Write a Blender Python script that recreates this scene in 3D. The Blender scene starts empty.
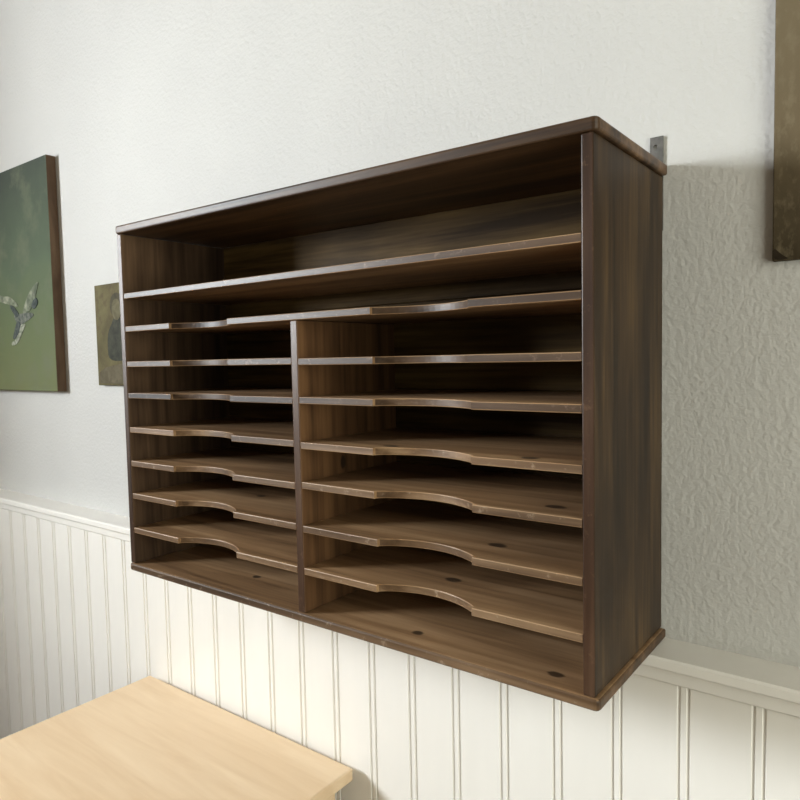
import bpy, bmesh, math, random
from mathutils import Vector, Matrix
random.seed(7)
scene = bpy.context.scene
COL = scene.collection

# ---------------------------------------------------------------- camera
YAW, PITCH, ROLL = -0.6505975, -0.06103854, -0.02034559
CAM = Vector((1.11191058, -0.89227446, 0.36782978))
F_PX = 683.389
cam_d = bpy.data.cameras.new('camera')
cam_d.sensor_width = 36.0
cam_d.sensor_fit = 'HORIZONTAL'
cam_d.lens = F_PX / 800.0 * 36.0
cam_d.clip_start = 0.02
cam = bpy.data.objects.new('camera', cam_d)
COL.objects.link(cam)
fwd = Vector((math.sin(YAW) * math.cos(PITCH), math.cos(YAW) * math.cos(PITCH), math.sin(PITCH)))
right = Vector((math.cos(YAW), -math.sin(YAW), 0.0))
up = right.cross(fwd)
r2 = right * math.cos(ROLL) + up * math.sin(ROLL)
u2 = -right * math.sin(ROLL) + up * math.cos(ROLL)
m3 = Matrix((r2, u2, -fwd)).transposed()
cam.matrix_world = Matrix.Translation(CAM) @ m3.to_4x4()
scene.camera = cam

# ---------------------------------------------------------------- light
world = bpy.data.worlds.new('room_light')
scene.world = world
world.use_nodes = True
bg = world.node_tree.nodes['Background']
bg.inputs['Color'].default_value = (1.0, 0.95, 0.82, 1)
bg.inputs['Strength'].default_value = 0.3

WX, WT = -1.70, 0.12                          # the window wall on the left and its thickness
WY0, WY1, WZ0, WZ1 = -2.30, -1.50, 0.48, 1.28
FY = -3.4                                     # the wall behind the camera
RX = 2.3                                      # the wall on the right, with a window added for fill light
VY0, VY1, VZ0, VZ1 = -1.75, -0.35, -0.35, 1.35

def area_light(name, loc, to, w, h, energy, color):
    ld = bpy.data.lights.new(name, 'AREA')
    ld.shape = 'RECTANGLE'
    ld.size, ld.size_y = w, h
    ld.energy = energy
    ld.color = color
    lo = bpy.data.objects.new(name, ld)
    lo.location = loc
    lo.rotation_euler = (-Vector(to)).to_track_quat('Z', 'Y').to_euler()
    COL.objects.link(lo)
area_light('window_and_fill_light', (WX - WT - 0.03, (WY0 + WY1) / 2, (WZ0 + WZ1) / 2), (1, 0, 0), WY1 - WY0 + 0.1, WZ1 - WZ0 + 0.1, 262, (0.93, 0.97, 1.0))
area_light('window_and_fill_light', (RX + WT + 0.03, (VY0 + VY1) / 2, (VZ0 + VZ1) / 2), (-1, 0, 0), VY1 - VY0 + 0.1, VZ1 - VZ0 + 0.1, 42, (0.98, 0.985, 0.86))  # added fill for the shaded right-hand wall, behind an unseen opening

vs = scene.view_settings
vs.view_transform = 'Standard'
vs.look = 'None'
vs.exposure = 0.0
vs.gamma = 1.0
vs.use_curve_mapping = False

# ---------------------------------------------------------------- material helpers
class NT:
    def __init__(self, name):
        self.m = bpy.data.materials.new(name)
        self.m.use_nodes = True
        self.t = self.m.node_tree
        self.b = self.t.nodes['Principled BSDF']
    def n(self, kind, **kw):
        nd = self.t.nodes.new(kind)
        for k, v in kw.items():
            if k.startswith('_'):
                nd.inputs[k[1:].replace('_', ' ')].default_value = v
            else:
                setattr(nd, k, v)
        return nd
    def l(self, a, b):
        self.t.links.new(a, b)
    def coords(self, scale, rot=(0, 0, 0)):
        tc = self.n('ShaderNodeTexCoord')
        mp = self.n('ShaderNodeMapping')
        mp.inputs['Scale'].default_value = scale
        mp.inputs['Rotation'].default_value = rot
        self.l(tc.outputs['Object'], mp.inputs['Vector'])
        return mp.outputs['Vector'], tc.outputs['Object']
    def noise(self, vec, scale, detail=4, rough=0.55, dist=0.0):
        nd = self.n('ShaderNodeTexNoise')
        nd.inputs['Scale'].default_value = scale
        nd.inputs['Detail'].default_value = detail
        nd.inputs['Roughness'].default_value = rough
        nd.inputs['Distortion'].default_value = dist
        self.l(vec, nd.inputs['Vector'])
        return nd.outputs['Fac']
    def ramp(self, fac, stops):
        r = self.n('ShaderNodeValToRGB')
        e = r.color_ramp.elements
        e[0].position, e[0].color = stops[0][0], (*stops[0][1], 1)
        e[1].position, e[1].color = stops[-1][0], (*stops[-1][1], 1)
        for p, c in stops[1:-1]:
            x = e.new(p)
            x.color = (*c, 1)
        self.l(fac, r.inputs['Fac'])
        return r.outputs['Color']
    def mix(self, fac, a, b, mode='MIX'):
        x = self.n('ShaderNodeMix', data_type='RGBA', blend_type=mode)
        for s, v in ((0, fac), (6, a), (7, b)):
            if isinstance(v, (int, float)):
                x.inputs[s].default_value = v
            elif isinstance(v, tuple):
                x.inputs[s].default_value = (*v, 1)
            else:
                self.l(v, x.inputs[s])
        return x.outputs[2]
    def math(self, op, a, b=0.0, clamp=False):
        x = self.n('ShaderNodeMath', operation=op, use_clamp=clamp)
        for s, v in ((0, a), (1, b)):
            if isinstance(v, (int, float)):
                x.inputs[s].default_value = v
            else:
                self.l(v, x.inputs[s])
        return x.outputs[0]
    def out(self, color, rough=0.5, spec=0.5, bump=None, bstr=0.2, bdist=0.002):
        if isinstance(color, tuple):
            self.b.inputs['Base Color'].default_value = (*color, 1)
        else:
            self.l(color, self.b.inputs['Base Color'])
        if isinstance(rough, (int, float)):
            self.b.inputs['Roughness'].default_value = rough
        else:
            self.l(rough, self.b.inputs['Roughness'])
        self.b.inputs['Specular IOR Level'].default_value = spec
        if bump is not None:
            bp = self.n('ShaderNodeBump')
            bp.inputs['Strength'].default_value = bstr
            bp.inputs['Distance'].default_value = bdist
            self.l(bump, bp.inputs['Height'])
            self.l(bp.outputs['Normal'], self.b.inputs['Normal'])
        return self.m

def wood(name, axis, dark, mid, light, rough=0.42, knots=None, blotch=0.5, wear=None, spec=0.4, gs=26.0):
    """Stained softwood; axis = direction of the grain."""
    k = NT(name)
    sc = [gs, gs, gs]
    sc['xyz'.index(axis)] = 1.3
    v, o = k.coords(sc)
    f1 = k.noise(v, 1.0, 6, 0.6, 0.6)
    sc2 = [95.0, 95.0, 95.0]
    sc2['xyz'.index(axis)] = 4.0
    v2, _ = k.coords(sc2)
    f2 = k.noise(v2, 1.0, 3, 0.6, 0.2)
    f = k.math('ADD', k.math('MULTIPLY', f1, 0.7), k.math('MULTIPLY', f2, 0.3))
    c = k.ramp(f, [(0.38, dark), (0.5, mid), (0.63, light)])
    sc3 = [7.0, 7.0, 7.0]
    sc3['xyz'.index(axis)] = 2.6
    v3, _ = k.coords(sc3)
    b = k.ramp(k.noise(v3, 1.0, 3, 0.5, 0.4), [(0.36, (0.55, 0.52, 0.5)), (0.62, (1.25, 1.22, 1.15))])
    c = k.mix(blotch, c, b, 'MULTIPLY')
    if wear:
        w = k.ramp(k.noise(o, 75.0, 4, 0.7), [(0.60, (0, 0, 0)), (0.68, (1, 1, 1))])
        c = k.mix(k.math('MULTIPLY', w, 0.5), c, wear)
    if knots:
        acc = None
        for (x, y, z, r) in knots:
            d = k.n('ShaderNodeVectorMath', operation='SUBTRACT')
            k.l(o, d.inputs[0])
            d.inputs[1].default_value = (x, y, z)
            s = k.n('ShaderNodeVectorMath', operation='MULTIPLY')
            k.l(d.outputs[0], s.inputs[0])
            s.inputs[1].default_value = (0.75 / r, 1.1 / r, 0.6 / r)
            ln = k.n('ShaderNodeVectorMath', operation='LENGTH')
            k.l(s.outputs[0], ln.inputs[0])
            acc = ln.outputs['Value'] if acc is None else k.math('MINIMUM', acc, ln.outputs['Value'])
        acc = k.math('ADD', acc, k.math('MULTIPLY', k.math('SUBTRACT', f2, 0.5), 1.2))
        kf = k.ramp(acc, [(0.65, (1, 1, 1)), (1.3, (0, 0, 0))])
        c = k.mix(k.math('MULTIPLY', kf, 0.85), c, (0.022, 0.014, 0.009))
    return k.out(c, rough, spec, bump=f, bstr=0.25, bdist=0.0012)

KN = [(0.603, -0.195, 0.013, .008), (0.797, -0.203, 0.013, .009), (0.634, -0.157, 0.078, .010),
      (0.707, -0.169, 0.138, .010), (0.793, -0.191, 0.198, .010), (0.771, -0.21, 0.255, .010),
      (0.571, -0.202, 0.255, .009), (0.228, -0.125, 0.138, .008), (0.434, -0.144, 0.215, .007),
      (0.25, -0.16, 0.013, .007)]
M = {}
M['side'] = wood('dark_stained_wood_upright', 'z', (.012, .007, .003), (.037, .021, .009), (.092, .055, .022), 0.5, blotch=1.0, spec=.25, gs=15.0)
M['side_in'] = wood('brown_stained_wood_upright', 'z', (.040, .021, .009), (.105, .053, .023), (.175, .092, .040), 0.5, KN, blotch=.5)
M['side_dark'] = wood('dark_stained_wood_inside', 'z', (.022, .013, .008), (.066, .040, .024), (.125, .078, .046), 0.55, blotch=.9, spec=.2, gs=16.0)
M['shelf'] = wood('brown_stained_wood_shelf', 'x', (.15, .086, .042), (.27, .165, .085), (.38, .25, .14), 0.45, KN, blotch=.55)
M['top'] = wood('dark_stained_wood_top', 'x', (.026, .014, .007), (.078, .043, .020), (.145, .084, .042), 0.45, blotch=.8, spec=.3)
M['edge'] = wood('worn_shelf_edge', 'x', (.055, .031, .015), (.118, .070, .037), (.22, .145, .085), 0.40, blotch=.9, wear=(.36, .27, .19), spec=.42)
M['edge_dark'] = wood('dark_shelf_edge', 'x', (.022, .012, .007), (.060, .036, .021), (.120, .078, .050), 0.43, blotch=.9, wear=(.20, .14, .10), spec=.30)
M['edge_v'] = wood('worn_upright_edge', 'z', (.022, .011, .006), (.050, .026, .015), (.095, .056, .034), 0.38, blotch=.8, wear=(.13, .075, .045), spec=.28)
M['back'] = wood('yellowish_back_board', 'x', (.030, .017, .006), (.085, .053, .019), (.165, .108, .042), 0.6, blotch=.8, spec=.12)

# ---------------------------------------------------------------- mesh helpers
def link(name, bm, mats, parent=None, smooth=False):
    me = bpy.data.meshes.new(name)
    bm.normal_update()
    bm.to_mesh(me)
    bm.free()
    for m in (mats if isinstance(mats, (list, tuple)) else [mats]):
        me.materials.append(m)
    if smooth:
        for p in me.polygons:
            p.use_smooth = True
    o = bpy.data.objects.new(name, me)
    COL.objects.link(o)
    if parent is not None:
        o.parent = parent
    return o

def box(bm, x0, x1, y0, y1, z0, z1, bev=0.0, seg=2):
    vs_ = [bm.verts.new((x, y, z)) for x in (x0, x1) for y in (y0, y1) for z in (z0, z1)]
    idx = [(0, 1, 3, 2), (4, 6, 7, 5), (0, 4, 5, 1), (2, 3, 7, 6), (0, 2, 6, 4), (1, 5, 7, 3)]
    fs = [bm.faces.new([vs_[i] for i in f]) for f in idx]
    bmesh.ops.recalc_face_normals(bm, faces=fs)
    if bev > 0:
        es = list({e for f in fs for e in f.edges})
        bmesh.ops.bevel(bm, geom=es, offset=bev, segments=seg, profile=0.5, affect='EDGES')

def prism(bm, pts, axis, a, b):
    """Extrude an outline along an axis; pts are the two other coordinates in order."""
    def P(u, v, w):
        return {'x': (w, u, v), 'y': (u, w, v), 'z': (u, v, w)}[axis]
    lo_ = [bm.verts.new(P(u, v, a)) for u, v in pts]
    hi_ = [bm.verts.new(P(u, v, b)) for u, v in pts]
    n = len(pts)
    fs = [bm.faces.new(lo_), bm.faces.new(hi_)]
    for i in range(n):
        j = (i + 1) % n
        fs.append(bm.faces.new([lo_[i], lo_[j], hi_[j], hi_[i]]))
    bmesh.ops.recalc_face_normals(bm, faces=fs)
    return fs

def edge_slot(bm, slot, test):
    bm.normal_update()
    for f in bm.faces:
        if test(f):
            f.material_index = slot

def empty(name, loc):
    o = bpy.data.objects.new(name, None)
    o.location = loc
    o.empty_display_size = 0.05
    COL.objects.link(o)
    return o

def tag(o, label, cat, group=None):
    o['label'] = label
    o['category'] = cat
    if group:
        o['group'] = group

def struct(name, bm, mat, label=None):
    o = link(name, bm, mat)
    o['kind'] = 'structure'
    o['label'] = label or name.replace('_', ' ')
    return o

# ---------------------------------------------------------------- setting
k = NT('rough_plaster')
v, o_ = k.coords((1, 1, 1))
h1 = k.noise(v, 125.0, 3, 0.55, 0.0)
h2 = k.noise(v, 55.0, 2, 0.5)
h = k.math('ADD', h1, k.math('MULTIPLY', h2, 0.35))
cc = k.ramp(k.noise(v, 2.2, 3), [(0.3, (.56, .56, .54)), (0.7, (.61, .61, .585))])
M['plaster'] = k.out(cc, 0.62, 0.3, bump=h, bstr=0.55, bdist=0.003)

k = NT('cream_gloss_paint')
v, o_ = k.coords((6, 6, 1.2))
cc = k.ramp(k.noise(v, 3.0, 3), [(0.3, (.87, .855, .805)), (0.7, (.90, .885, .835))])
M['cream'] = k.out(cc, 0.36, 0.55, bump=k.noise(v, 20.0, 2), bstr=0.05, bdist=0.001)

k = NT('grey_brown_floor_boards')
v, o_ = k.coords((1.2, 14, 1))
M['floor'] = k.out(k.ramp(k.noise(v, 3.0, 4), [(0.3, (.10, .07, .045)), (0.7, (.17, .125, .08))]), 0.5, 0.4)

FZ = -1.12
k = NT('brown_wallpaper')
v, o_ = k.coords((1, 1, 1))
M['paper'] = k.out(k.ramp(k.noise(v, 3.0, 3), [(0.3, (.17, .145, .11)), (0.7, (.22, .19, .145))]), 0.8, 0.2)
k = NT('dark_ceiling_boards')
v, o_ = k.coords((1, 12, 1))
M['ceil'] = k.out(k.ramp(k.noise(v, 2.0, 4), [(0.3, (.13, .09, .06)), (0.7, (.19, .14, .09))]), 0.6, 0.3)
CZ = 1.75
bm = bmesh.new(); box(bm, WX - WT, RX + WT, 0.0, 0.12, FZ - 0.1, CZ)
struct('wall_back', bm, M['plaster'], 'off-white rough plaster wall')
bm = bmesh.new(); box(bm, WX - WT, RX + WT, FY - WT, 0.12, FZ - 0.1, FZ)
struct('floor', bm, M['floor'])
bm = bmesh.new(); box(bm, WX - WT, RX + WT, FY - WT, 0.12, CZ, CZ + 0.1)
struct('ceiling', bm, M['ceil'])
bm = bmesh.new(); box(bm, WX - WT, RX + WT, FY - WT, FY, FZ, CZ)
struct('wall_front', bm, M['paper'])

def window_wall(name, wname, x0, x1, y0, y1, z0, z1, fx):
    """pier, sill wall and lintel round the opening, and the window's own bars"""
    bm = bmesh.new()
    box(bm, x0, x1, FY, y0, FZ, CZ)
    box(bm, x0, x1, y1, 0.0, FZ, CZ)
    box(bm, x0, x1, y0, y1, FZ, z0)
    box(bm, x0, x1, y0, y1, z1, CZ)
    struct(name, bm, M['paper'])
    bm = bmesh.new()
    for y in (y0, (y0 + y1) / 2 - 0.015, y1 - 0.03):
        box(bm, fx, fx + .05, y, y + 0.03, z0, z1, 0.004)
    for z in (z0, z1 - 0.03):
        box(bm, fx, fx + .05, y0, y1, z, z + 0.03, 0.004)
    struct(wname, bm, M['cream'])
window_wall('wall_left', 'window_1', WX - WT, WX, WY0, WY1, WZ0, WZ1, WX - WT + .02)
window_wall('wall_right', 'added_fill_window', RX, RX + WT, VY0, VY1, VZ0, VZ1, RX + WT - .07)  # opening added on the right, sized so the fill light comes in grazing

# beadboard: tongue and groove boards, each with a double bead line
PY = -0.045
prof = []
pitch, x_ref = 0.0825, 0.2315
kk = -29
while True:
    x = x_ref + kk * pitch
    if x > RX - 0.02:
        break
    if x > WX + 0.015:
        for c in (x - 0.0055, x + 0.0055):
            prof += [(c - 0.0024, PY), (c - 0.0012, PY + 0.0025), (c + 0.0012, PY + 0.0025), (c + 0.0024, PY)]
    kk += 1
outline = [(WX, PY)] + prof + [(RX, PY), (RX, 0.0), (WX, 0.0)]
bm = bmesh.new()
prism(bm, outline, 'z', FZ, -0.016)
bmesh.ops.triangulate(bm, faces=[f for f in bm.faces if len(f.verts) > 4])
struct('trim_1', bm, M['cream'], 'cream beadboard wainscot with double bead grooves')
# ledge on top with a small rail under it
bm = bmesh.new()
pts = [(0.0, 0.0), (-0.063, 0.0), (-0.0655, -0.003), (-0.0655, -0.0125), (-0.063, -0.015), (-0.0535, -0.0165),
       (-0.0525, -0.034), (-0.050, -0.0365), (PY, -0.0365), (PY, -0.016), (0.0, -0.016)]
prism(bm, pts, 'x', WX, RX)
struct('trim_2', bm, M['cream'], 'cream painted ledge capping the wainscot')

# ---------------------------------------------------------------- pigeonhole cabinet
W, D, H = 0.858, 0.233, 0.600
XL0, XL1, XR0, XR1 = -0.002, 0.011, 0.840, 0.853
DX0, DX1 = 0.4205, 0.4335
ZB, ZT = 0.013, 0.586
SH = [0.489, 0.432, 0.371, 0.317, 0.2555, 0.198, 0.1385, 0.078]   # tops of the shelves
ST = 0.0095
G = 0.0006
cab = empty('pigeonhole_cabinet', (0, 0, 0.0006))
tag(cab, 'dark-stained wooden pigeonhole cabinet with two columns of notched shelves resting on the cream wainscot ledge', 'cabinet')
YB = -0.012                                              # front of the back boards
front = lambda f: f.normal.y < -0.5

def board(name, x0, x1, y0, y1, z0, z1, mats, bev=0.0012, test=front):
    bm = bmesh.new()
    box(bm, x0, x1, y0, y1, z0, z1, bev)
    if len(mats) > 1:
        edge_slot(bm, 1, test)
    return link(name, bm, mats, cab)

def round_plate(name, z0, z1, mats, r=0.006):
    """top / bottom board with softened front corners and worn front edge"""
    bm = bmesh.new()
    L = -0.0045
    pts = [(L, -0.0036), (L, -D + r)]
    pts += [(L + r - r * math.cos(a), -D + r - r * math.sin(a)) for a in (math.pi / 6, math.pi / 3)]
    pts += [(L + r, -D), (W - r, -D)]
    pts += [(W - r + r * math.sin(a), -D + r - r * math.cos(a)) for a in (math.pi / 6, math.pi / 3)]
    pts += [(W, -D + r), (W, -0.0036)]
    prism(bm, pts, 'z', z0, z1)
    bmesh.ops.bevel(bm, geom=[e for e in bm.edges if abs(e.verts[0].co.z - e.verts[1].co.z) < 1e-6],
                    offset=0.003, segments=3, profile=0.5, affect='EDGES')
    edge_slot(bm, 1, front)
    if len(mats) > 2:
        edge_slot(bm, 2, lambda f: abs(f.normal.x) > 0.6 or f.normal.z < -0.6)
    return link(name, bm, mats, cab)

tb_ = round_plate('top_board', ZT, H, [M['top'], M['top']])
for v_ in tb_.data.vertices:                          # the old top board rises a little to the left
    v_.co.z += 0.0055 * (1.0 - v_.co.x / W)
b = round_plate('bottom_board', 0.0, ZB, [M['shelf'], M['edge'], M['top']])
# sides: outer face dark, inner face browner, front edge worn
for nm, x0, x1, inner in (('side_panel', XL0, XL1, 1), ('side_panel', XR0, XR1, -1)):
    bm = bmesh.new()
    box(bm, x0, x1, -D + 0.002, -0.0036, ZB + G, (ZT + 0.0052 if inner > 0 else ZT) - G, 0.0015)
    bm.normal_update()
    for f in bm.faces:
        if f.normal.y < -0.5:
            f.material_index = 2
        elif f.normal.x * inner > 0.5:
            f.material_index = 1
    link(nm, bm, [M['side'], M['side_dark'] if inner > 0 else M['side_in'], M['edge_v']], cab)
# back made of horizontal tongued boards: one panel with shallow seams
bm = bmesh.new()
zs = [ZB + G, 0.165, 0.318, 0.455, ZT - G]
outline = [(-0.0036, ZB + G), (YB, ZB + G)]
for z in zs[1:-1]:
    outline += [(YB, z - 0.001), (YB + 0.002, z), (YB, z + 0.001)]
outline += [(YB, ZT - G), (-0.0036, ZT - G)]
prism(bm, outline, 'x', XL1 + G, XR0 - G)
bp_ = link('back_panel', bm, M['back'], cab)
for v_ in bp_.data.vertices:
    if v_.co.z > ZT - 0.01:
        v_.co.z += 0.0055 * (1.0 - v_.co.x / W)
# divider from the third shelf down
bm = bmesh.new()
box(bm, DX0, DX1, -D + 0.0025, YB - G, ZB + G, SH[1] - ST - G, 0.0012)
edge_slot(bm, 1, front)
link('divider', bm, [M['side_in'], M['edge_v']], cab)

def notched_outline(x0, x1, y0, notches):
    """shelf outline seen from above, front edge at y0, arcs cut into it"""
    pts = [(x0, YB - G), (x0, y0)]
    for c, hw, dep, step in notches:
        pts += [(c - hw, y0), (c - hw, y0 + step)]
        s = dep - step
        R = (hw * hw + s * s) / (2 * s)
        a0 = math.asin(hw / R)
        cyc = y0 + dep - R
        for i in range(1, 18):
            a = -a0 + 2 * a0 * i / 18
            pts.append((c + R * math.sin(a), cyc + R * math.cos(a)))
        pts += [(c + hw, y0 + step), (c + hw, y0)]
    pts += [(x1, y0), (x1, YB - G)]
    return pts

def shelf(x0, x1, ztop, notches, edge='edge'):
    bm = bmesh.new()
    y0 = -D + 0.003
    fs = prism(bm, notched_outline(x0, x1, y0, notches), 'z', ztop - ST, ztop)
    bm.normal_update()
    for f in bm.faces:
        if abs(f.normal.z) < 0.5 and f.calc_center_median().y < y0 + 0.05 and f.normal.y < -0.05:
            f.material_index = 1
    es = [e for e in bm.edges if abs(e.verts[0].co.z - e.verts[1].co.z) < 1e-6 and len(e.link_faces) == 2
          and any(f.material_index == 1 for f in e.link_faces)]
    bmesh.ops.bevel(bm, geom=es, offset=0.001, segments=2, profile=0.5, affect='EDGES')
    return link('shelf', bm, [M['shelf'], M[edge]], cab)

NL = (0.212, 0.0735, 0.030, 0.005)
NR = (0.6345, 0.0715, 0.028, 0.005)
rnd = random.Random(3)
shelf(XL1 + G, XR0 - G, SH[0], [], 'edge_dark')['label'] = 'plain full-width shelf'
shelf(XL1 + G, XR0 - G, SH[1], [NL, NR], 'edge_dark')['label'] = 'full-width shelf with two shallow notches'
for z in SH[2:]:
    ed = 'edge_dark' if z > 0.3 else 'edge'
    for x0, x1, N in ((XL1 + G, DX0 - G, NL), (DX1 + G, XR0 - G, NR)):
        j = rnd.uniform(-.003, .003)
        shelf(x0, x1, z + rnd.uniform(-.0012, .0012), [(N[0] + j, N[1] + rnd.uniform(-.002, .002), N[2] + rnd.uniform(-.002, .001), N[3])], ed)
# steel hanger strip screwed behind the top right corner
k = NT('zinc_steel')
v, o_ = k.coords((60, 60, 60))
M['steel'] = k.out(k.ramp(k.noise(v, 2, 3), [(0.3, (.10, .10, .09)), (0.7, (.17, .165, .155))]), 0.5, 0.5)
M['steel'].node_tree.nodes['Principled BSDF'].inputs['Metallic'].default_value = 0.35
k = NT('dark_screw')
M['screw'] = k.out((.03, .028, .025), 0.5)
bm = bmesh.new()
hx, hz, hr = 0.8435, 0.624, 0.0026
x0, x1, z0, z1 = 0.837, 0.8528, 0.520, 0.636
ring_o = [(x0, z0), (x1, z0), (x1, hz), (x1, z1), (x0, z1), (x0, hz)]
vs1 = []
inner = [(hx + hr * math.cos(2 * math.pi * i / 16), hz + hr * math.sin(2 * math.pi * i / 16)) for i in range(16)]
# plate with a hole: fill between the outline and the circle
loops = []
for y in (-0.0030 + 0.0023, -0.0030):
    vo = [bm.verts.new((x, y, z)) for x, z in ring_o]
    vi = [bm.verts.new((x, y, z)) for x, z in inner]
    eo = [bm.edges.new((vo[i], vo[(i + 1) % 6])) for i in range(6)]
    ei = [bm.edges.new((vi[i], vi[(i + 1) % 16])) for i in range(16)]
    bmesh.ops.triangle_fill(bm, use_beauty=True, use_dissolve=False, edges=eo + ei)
    loops.append((vo, vi))
for (A, B) in ((loops[0][0], loops[1][0]), (loops[0][1], loops[1][1])):
    for i in range(len(A)):
        j = (i + 1) % len(A)
        bm.faces.new((A[i], A[j], B[j], B[i]))
bmesh.ops.recalc_face_normals(bm, faces=bm.faces[:])
# the strip is let into the rear of the cabinet: keep only what clears the boards
br = link('hanger_strip', bm, M['steel'], cab)
br['label'] = 'grey steel hanger strip with a screw hole'

# ---------------------------------------------------------------- pictures
def pigment(name, stops, sc=(3, 3, 3), scale=2.0, rough=0.75, extra=None, vert=None, spec=0.12, bstr=0.15):
    k = NT(name)
    v, o = k.coords(sc)
    f = k.noise(v, scale, 5, 0.6, 0.5)
    if vert:                      # paint that changes from the bottom to the top of the canvas
        sp = k.n('ShaderNodeSeparateXYZ')
        k.l(o, sp.inputs[0])
        mr = k.n('ShaderNodeMapRange')
        mr.inputs['From Min'].default_value, mr.inputs['From Max'].default_value = vert
        k.l(sp.outputs['Z'], mr.inputs['Value'])
        f = k.math('ADD', k.math('MULTIPLY', mr.outputs['Result'], 0.8), k.math('MULTIPLY', k.math('SUBTRACT', f, 0.4), 0.5))
    c = k.ramp(f, stops)
    if extra:
        g = k.ramp(k.noise(v, scale * 3.1, 5, 0.65), [(0.5, (0, 0, 0)), (0.68, (1, 1, 1))])
        c = k.mix(k.math('MULTIPLY', g, 0.55), c, extra)
    fine = k.noise(o, 180.0, 3)
    return k.out(c, rough, spec, bump=fine, bstr=bstr, bdist=0.001)

def chaikin(p, n=2):
    for _ in range(n):
        q = []
        for i in range(len(p)):
            a, b_ = p[i], p[(i + 1) % len(p)]
            q += [(a[0] * .78 + b_[0] * .22, a[1] * .78 + b_[1] * .22), (a[0] * .22 + b_[0] * .78, a[1] * .22 + b_[1] * .78)]
        p = q
    return p

def flat(pts, y0, y1, smooth=True):
    if smooth and len(pts) < 16:
        pts = chaikin(pts)
    bm = bmesh.new()
    prism(bm, pts, 'y', y0, y1)
    bmesh.ops.triangulate(bm, faces=[f for f in bm.faces if len(f.verts) > 4])
    return bm

# left: green picture with a flying bird
PX0, PX1, PZ0, PZ1, PT = -1.42, -0.656, 0.300, 0.900, 0.0255
pic = empty('bird_painting', (0, 0, 0))
tag(pic, 'unframed green painting of a flying white and grey bird at the far left', 'painting')
bm = bmesh.new(); box(bm, PX0, PX1, -PT, -0.0008, PZ0, PZ1, 0.0015)
M['green'] = pigment('green_oil_paint', [(0.0, (.150, .165, .075)), (0.25, (.115, .145, .070)), (0.5, (.085, .115, .070)), (0.85, (.048, .060, .046)), (1.0, (.035, .042, .034))], (2.2, 2, 2.2), 1.6, 0.7, vert=(0.30, 0.90), spec=.15, extra=(.135, .15, .095))
M['canvas_side'] = pigment('brown_picture_edge', [(0.3, (.085, .052, .034)), (0.7, (.20, .135, .085))], (30, 30, 5), 1.0, 0.6)
edge_slot(bm, 1, lambda f: f.normal.y > -0.9)
link('canvas', bm, [M['green'], M['canvas_side']], pic)
bird = flat([(-0.882, 0.509), (-0.837, 0.509), (-0.783, 0.511), (-0.757, 0.503), (-0.785, 0.492), (-0.835, 0.479), (-0.857, 0.480)], -PT - 0.0012, -PT - 0.0002)
bird = link('bird', bird, pigment('grey_bird_paint', [(0.35, (.055, .068, .062)), (0.65, (.19, .20, .17))], (40, 40, 40)), pic)
PALE = pigment('pale_bird_paint', [(0.35, (.085, .105, .070)), (0.5, (.19, .21, .15)), (0.65, (.34, .35, .27))], (16, 16, 16), 2.0, extra=(.11, .12, .10))
WHITE = pigment('white_bird_paint', [(0.35, (.14, .16, .11)), (0.65, (.42, .43, .36))], (40, 40, 40))
DARK = pigment('slate_bird_paint', [(0.35, (.030, .040, .040)), (0.65, (.095, .11, .105))], (40, 40, 40))
def feat(name, pts, mat, lift, label=None):
    o = link(name, flat(pts, -PT - 0.0012 - lift, -PT - 0.0002), mat, bird)
    if label:
        o['label'] = label
feat('wing', [(-0.722, 0.591), (-0.755, 0.578), (-0.788, 0.557), (-0.813, 0.528), (-0.826, 0.509), (-0.783, 0.511), (-0.753, 0.539)], PALE, .0003, 'raised pale wing')
feat('wing_feather', [(-0.742, 0.548), (-0.762, 0.540), (-0.773, 0.526), (-0.756, 0.515), (-0.733, 0.533)], DARK, .0006, 'dark wing feather')
feat('wing', [(-0.975, 0.572), (-0.935, 0.562), (-0.898, 0.561), (-0.850, 0.536), (-0.850, 0.528), (-0.891, 0.536), (-0.975, 0.552)], PALE, .0004, 'stretched pale wing')
feat('wing_feather', [(-0.905, 0.538), (-0.874, 0.532), (-0.843, 0.507), (-0.861, 0.498)], DARK, .0007, 'dark wing feather')
feat('tail', [(-0.841, 0.481), (-0.808, 0.482), (-0.835, 0.455), (-0.863, 0.429), (-0.898, 0.423), (-0.897, 0.435), (-0.873, 0.439)], WHITE, .0003, 'white tail')
feat('tail_feather', [(-0.858, 0.493), (-0.835, 0.484), (-0.855, 0.454), (-0.879, 0.440), (-0.890, 0.445)], DARK, .0007, 'dark tail feather')

# small portrait half behind the cabinet
sp_ = empty('portrait_painting', (0, 0, 0))
tag(sp_, 'small olive portrait painting on the wall, partly hidden behind the left side of the cabinet', 'painting')
SX0, SX1, SZ0, SZ1, SD = -0.478, -0.300, 0.317, 0.557, 0.0125
bm = bmesh.new(); box(bm, SX0, SX1, -SD, -0.0008, SZ0, SZ1, 0.0012)
M['olive'] = pigment('olive_oil_paint', [(0.3, (.075, .064, .026)), (0.7, (.145, .125, .055))], (9, 9, 9), 1.6, 0.7, extra=(.07, .045, .025), spec=.15)
M['olive_edge'] = pigment('ochre_panel_edge', [(0.3, (.10, .08, .05)), (0.7, (.18, .15, .10))], (30, 30, 30))
edge_slot(bm, 1, lambda f: f.normal.y > -0.9)
link('panel', bm, [M['olive'], M['olive_edge']], sp_)
FIG = pigment('dark_figure_paint', [(0.3, (.030, .034, .026)), (0.7, (.065, .065, .048))], (25, 25, 25))
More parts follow.
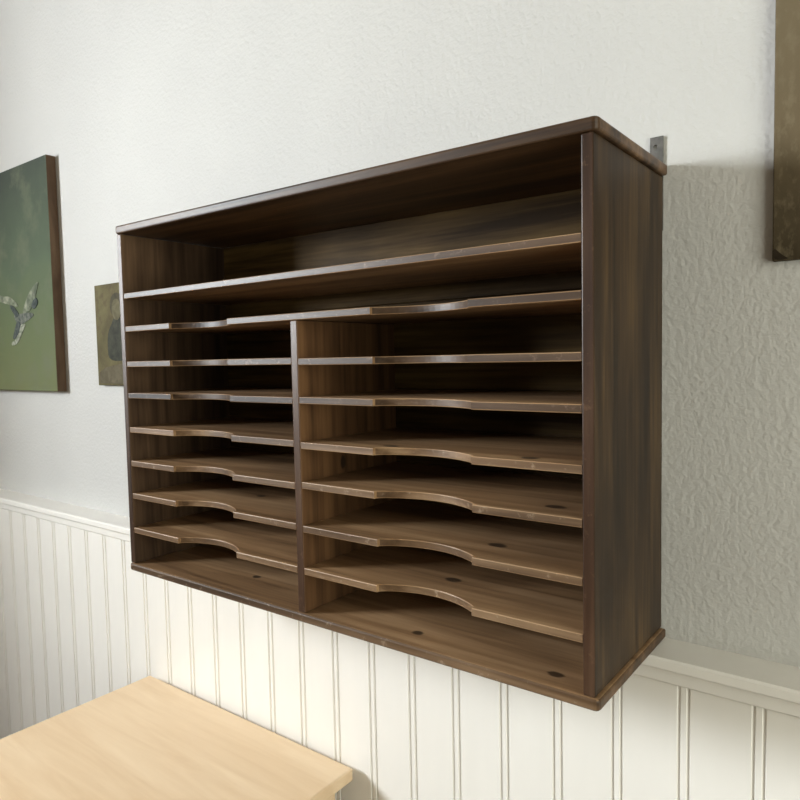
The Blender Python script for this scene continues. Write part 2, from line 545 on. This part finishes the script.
fig = link('figure', flat([(-0.425, 0.375), (-0.428, 0.418), (-0.420, 0.448), (-0.404, 0.464), (-0.398, 0.476), (-0.368, 0.476), (-0.362, 0.464),
                           (-0.346, 0.448), (-0.338, 0.418), (-0.340, 0.375)], -SD - 0.0012, -SD - 0.0002), FIG, sp_)
def ell(cx, cz, rx, rz, n=18):
    return [(cx + rx * math.cos(2 * math.pi * i / n), cz + rz * math.sin(2 * math.pi * i / n)) for i in range(n)]
link('hair', flat(ell(-0.383, 0.505, 0.027, 0.029), -SD - 0.0013, -SD - 0.0002), pigment('brown_hair_paint', [(0.3, (.055, .048, .030)), (0.7, (.09, .08, .05))], (25, 25, 25)), fig)
link('face', flat(ell(-0.383, 0.495, 0.019, 0.025), -SD - 0.0016, -SD - 0.0002), pigment('pale_face_paint', [(0.3, (.085, .078, .042)), (0.7, (.15, .135, .08))], (25, 25, 25)), fig)
link('foreground', flat([(-0.470, 0.322), (-0.308, 0.322), (-0.308, 0.372), (-0.395, 0.366), (-0.440, 0.360), (-0.470, 0.348)], -SD - 0.0009, -SD - 0.0002, False),
     pigment('grey_brown_paint', [(0.3, (.085, .072, .042)), (0.7, (.150, .130, .085))], (14, 14, 14), extra=(.07, .055, .035)), sp_)

# right: brown weathered painting cut by the frame
rp = empty('brown_painting', (0, 0, 0))
tag(rp, 'mottled brown unframed painting on the wall to the right of the cabinet', 'painting')
RX0, RX1, RZ0, RZ1, RD = 0.976, 1.42, 0.4690, 1.00, 0.011
bm = bmesh.new(); box(bm, RX0, RX1, -RD, -0.0008, RZ0, RZ1, 0.0012)
M['brown_paint'] = pigment('brown_weathered_paint', [(0.0, (.035, .026, .014)), (0.22, (.075, .058, .034)), (0.5, (.135, .105, .062)), (1.0, (.155, .125, .075))], (16, 16, 8), 1.8, 0.6, extra=(.20, .165, .105), vert=(0.46, 0.75))
M['brown_edge'] = pigment('brown_stretcher_edge', [(0.3, (.05, .038, .022)), (0.7, (.10, .078, .048))], (30, 30, 30))
edge_slot(bm, 1, lambda f: f.normal.y > -0.9)
link('canvas', bm, [M['brown_paint'], M['brown_edge']], rp)
link('corner_stain', flat([(RX0 + .001, RZ0 + .001), (RX0 + .018, RZ0 + .001), (RX0 + .010, RZ0 + .006), (RX0 + .001, RZ0 + .016)], -RD - 0.0008, -RD - 0.0002),
     pigment('dark_stain', [(0.3, (.018, .013, .008)), (0.7, (.035, .026, .016))], (30, 30, 30)), rp)

# ---------------------------------------------------------------- small table at lower left
k = NT('pale_beech')
v, o_ = k.coords((2.0, 22, 22))
f = k.noise(v, 1.5, 5, 0.6, 0.5)
M['beech'] = k.out(k.ramp(f, [(0.3, (.72, .53, .33)), (0.7, (.82, .64, .43))]), 0.4, 0.4, bump=f, bstr=0.08, bdist=0.001)
tx0, tx1, ty0, ty1, tz = -0.239, 0.36, -0.46, -0.057, -0.325
tb = empty('side_table', ((tx0 + tx1) / 2, (ty0 + ty1) / 2, FZ))
tag(tb, 'pale beech side table against the wainscot below the cabinet, only its top corner showing', 'table')
ox, oy = tb.location.x, tb.location.y
bm = bmesh.new(); box(bm, tx0 - ox, tx1 - ox, ty0 - oy, ty1 - oy, tz - 0.022 - FZ, tz - FZ, 0.003, 3)
link('table_top', bm, M['beech'], tb)
bm = bmesh.new()
i0 = 0.03
zt = tz - 0.0225 - FZ
for (a, b2, c, d) in ((tx0 + .07, tx1 - .07, ty0 + i0, ty0 + i0 + .018), (tx0 + .07, tx1 - .07, ty1 - i0 - .018, ty1 - i0)):
    box(bm, a - ox, b2 - ox, c - oy, d - oy, zt - .07, zt, 0.001)
for (a, b2, c, d) in ((tx0 + i0, tx0 + i0 + .018, ty0 + .07, ty1 - .07), (tx1 - i0 - .018, tx1 - i0, ty0 + .07, ty1 - .07)):
    box(bm, a - ox, b2 - ox, c - oy, d - oy, zt - .07, zt, 0.001)
link('apron', bm, M['beech'], tb)
for sx in (-1, 1):
    for sy in (-1, 1):
        cx = (tx0 + .046 if sx < 0 else tx1 - .046) - ox
        cy = (ty0 + .046 if sy < 0 else ty1 - .046) - oy
        bm = bmesh.new()
        top = [(-.0235, -.0235), (.0235, -.0235), (.0235, .0235), (-.0235, .0235)]
        lov = [bm.verts.new((cx + x * .65, cy + y * .65, 0.0)) for x, y in top]
        miv = [bm.verts.new((cx + x, cy + y, zt - .08)) for x, y in top]
        hiv = [bm.verts.new((cx + x, cy + y, zt)) for x, y in top]
        bm.faces.new(lov); bm.faces.new(hiv)
        for A, B in ((lov, miv), (miv, hiv)):
            for i in range(4):
                bm.faces.new((A[i], A[(i + 1) % 4], B[(i + 1) % 4], B[i]))
        bmesh.ops.recalc_face_normals(bm, faces=bm.faces[:])
        link('leg', bm, M['beech'], tb)
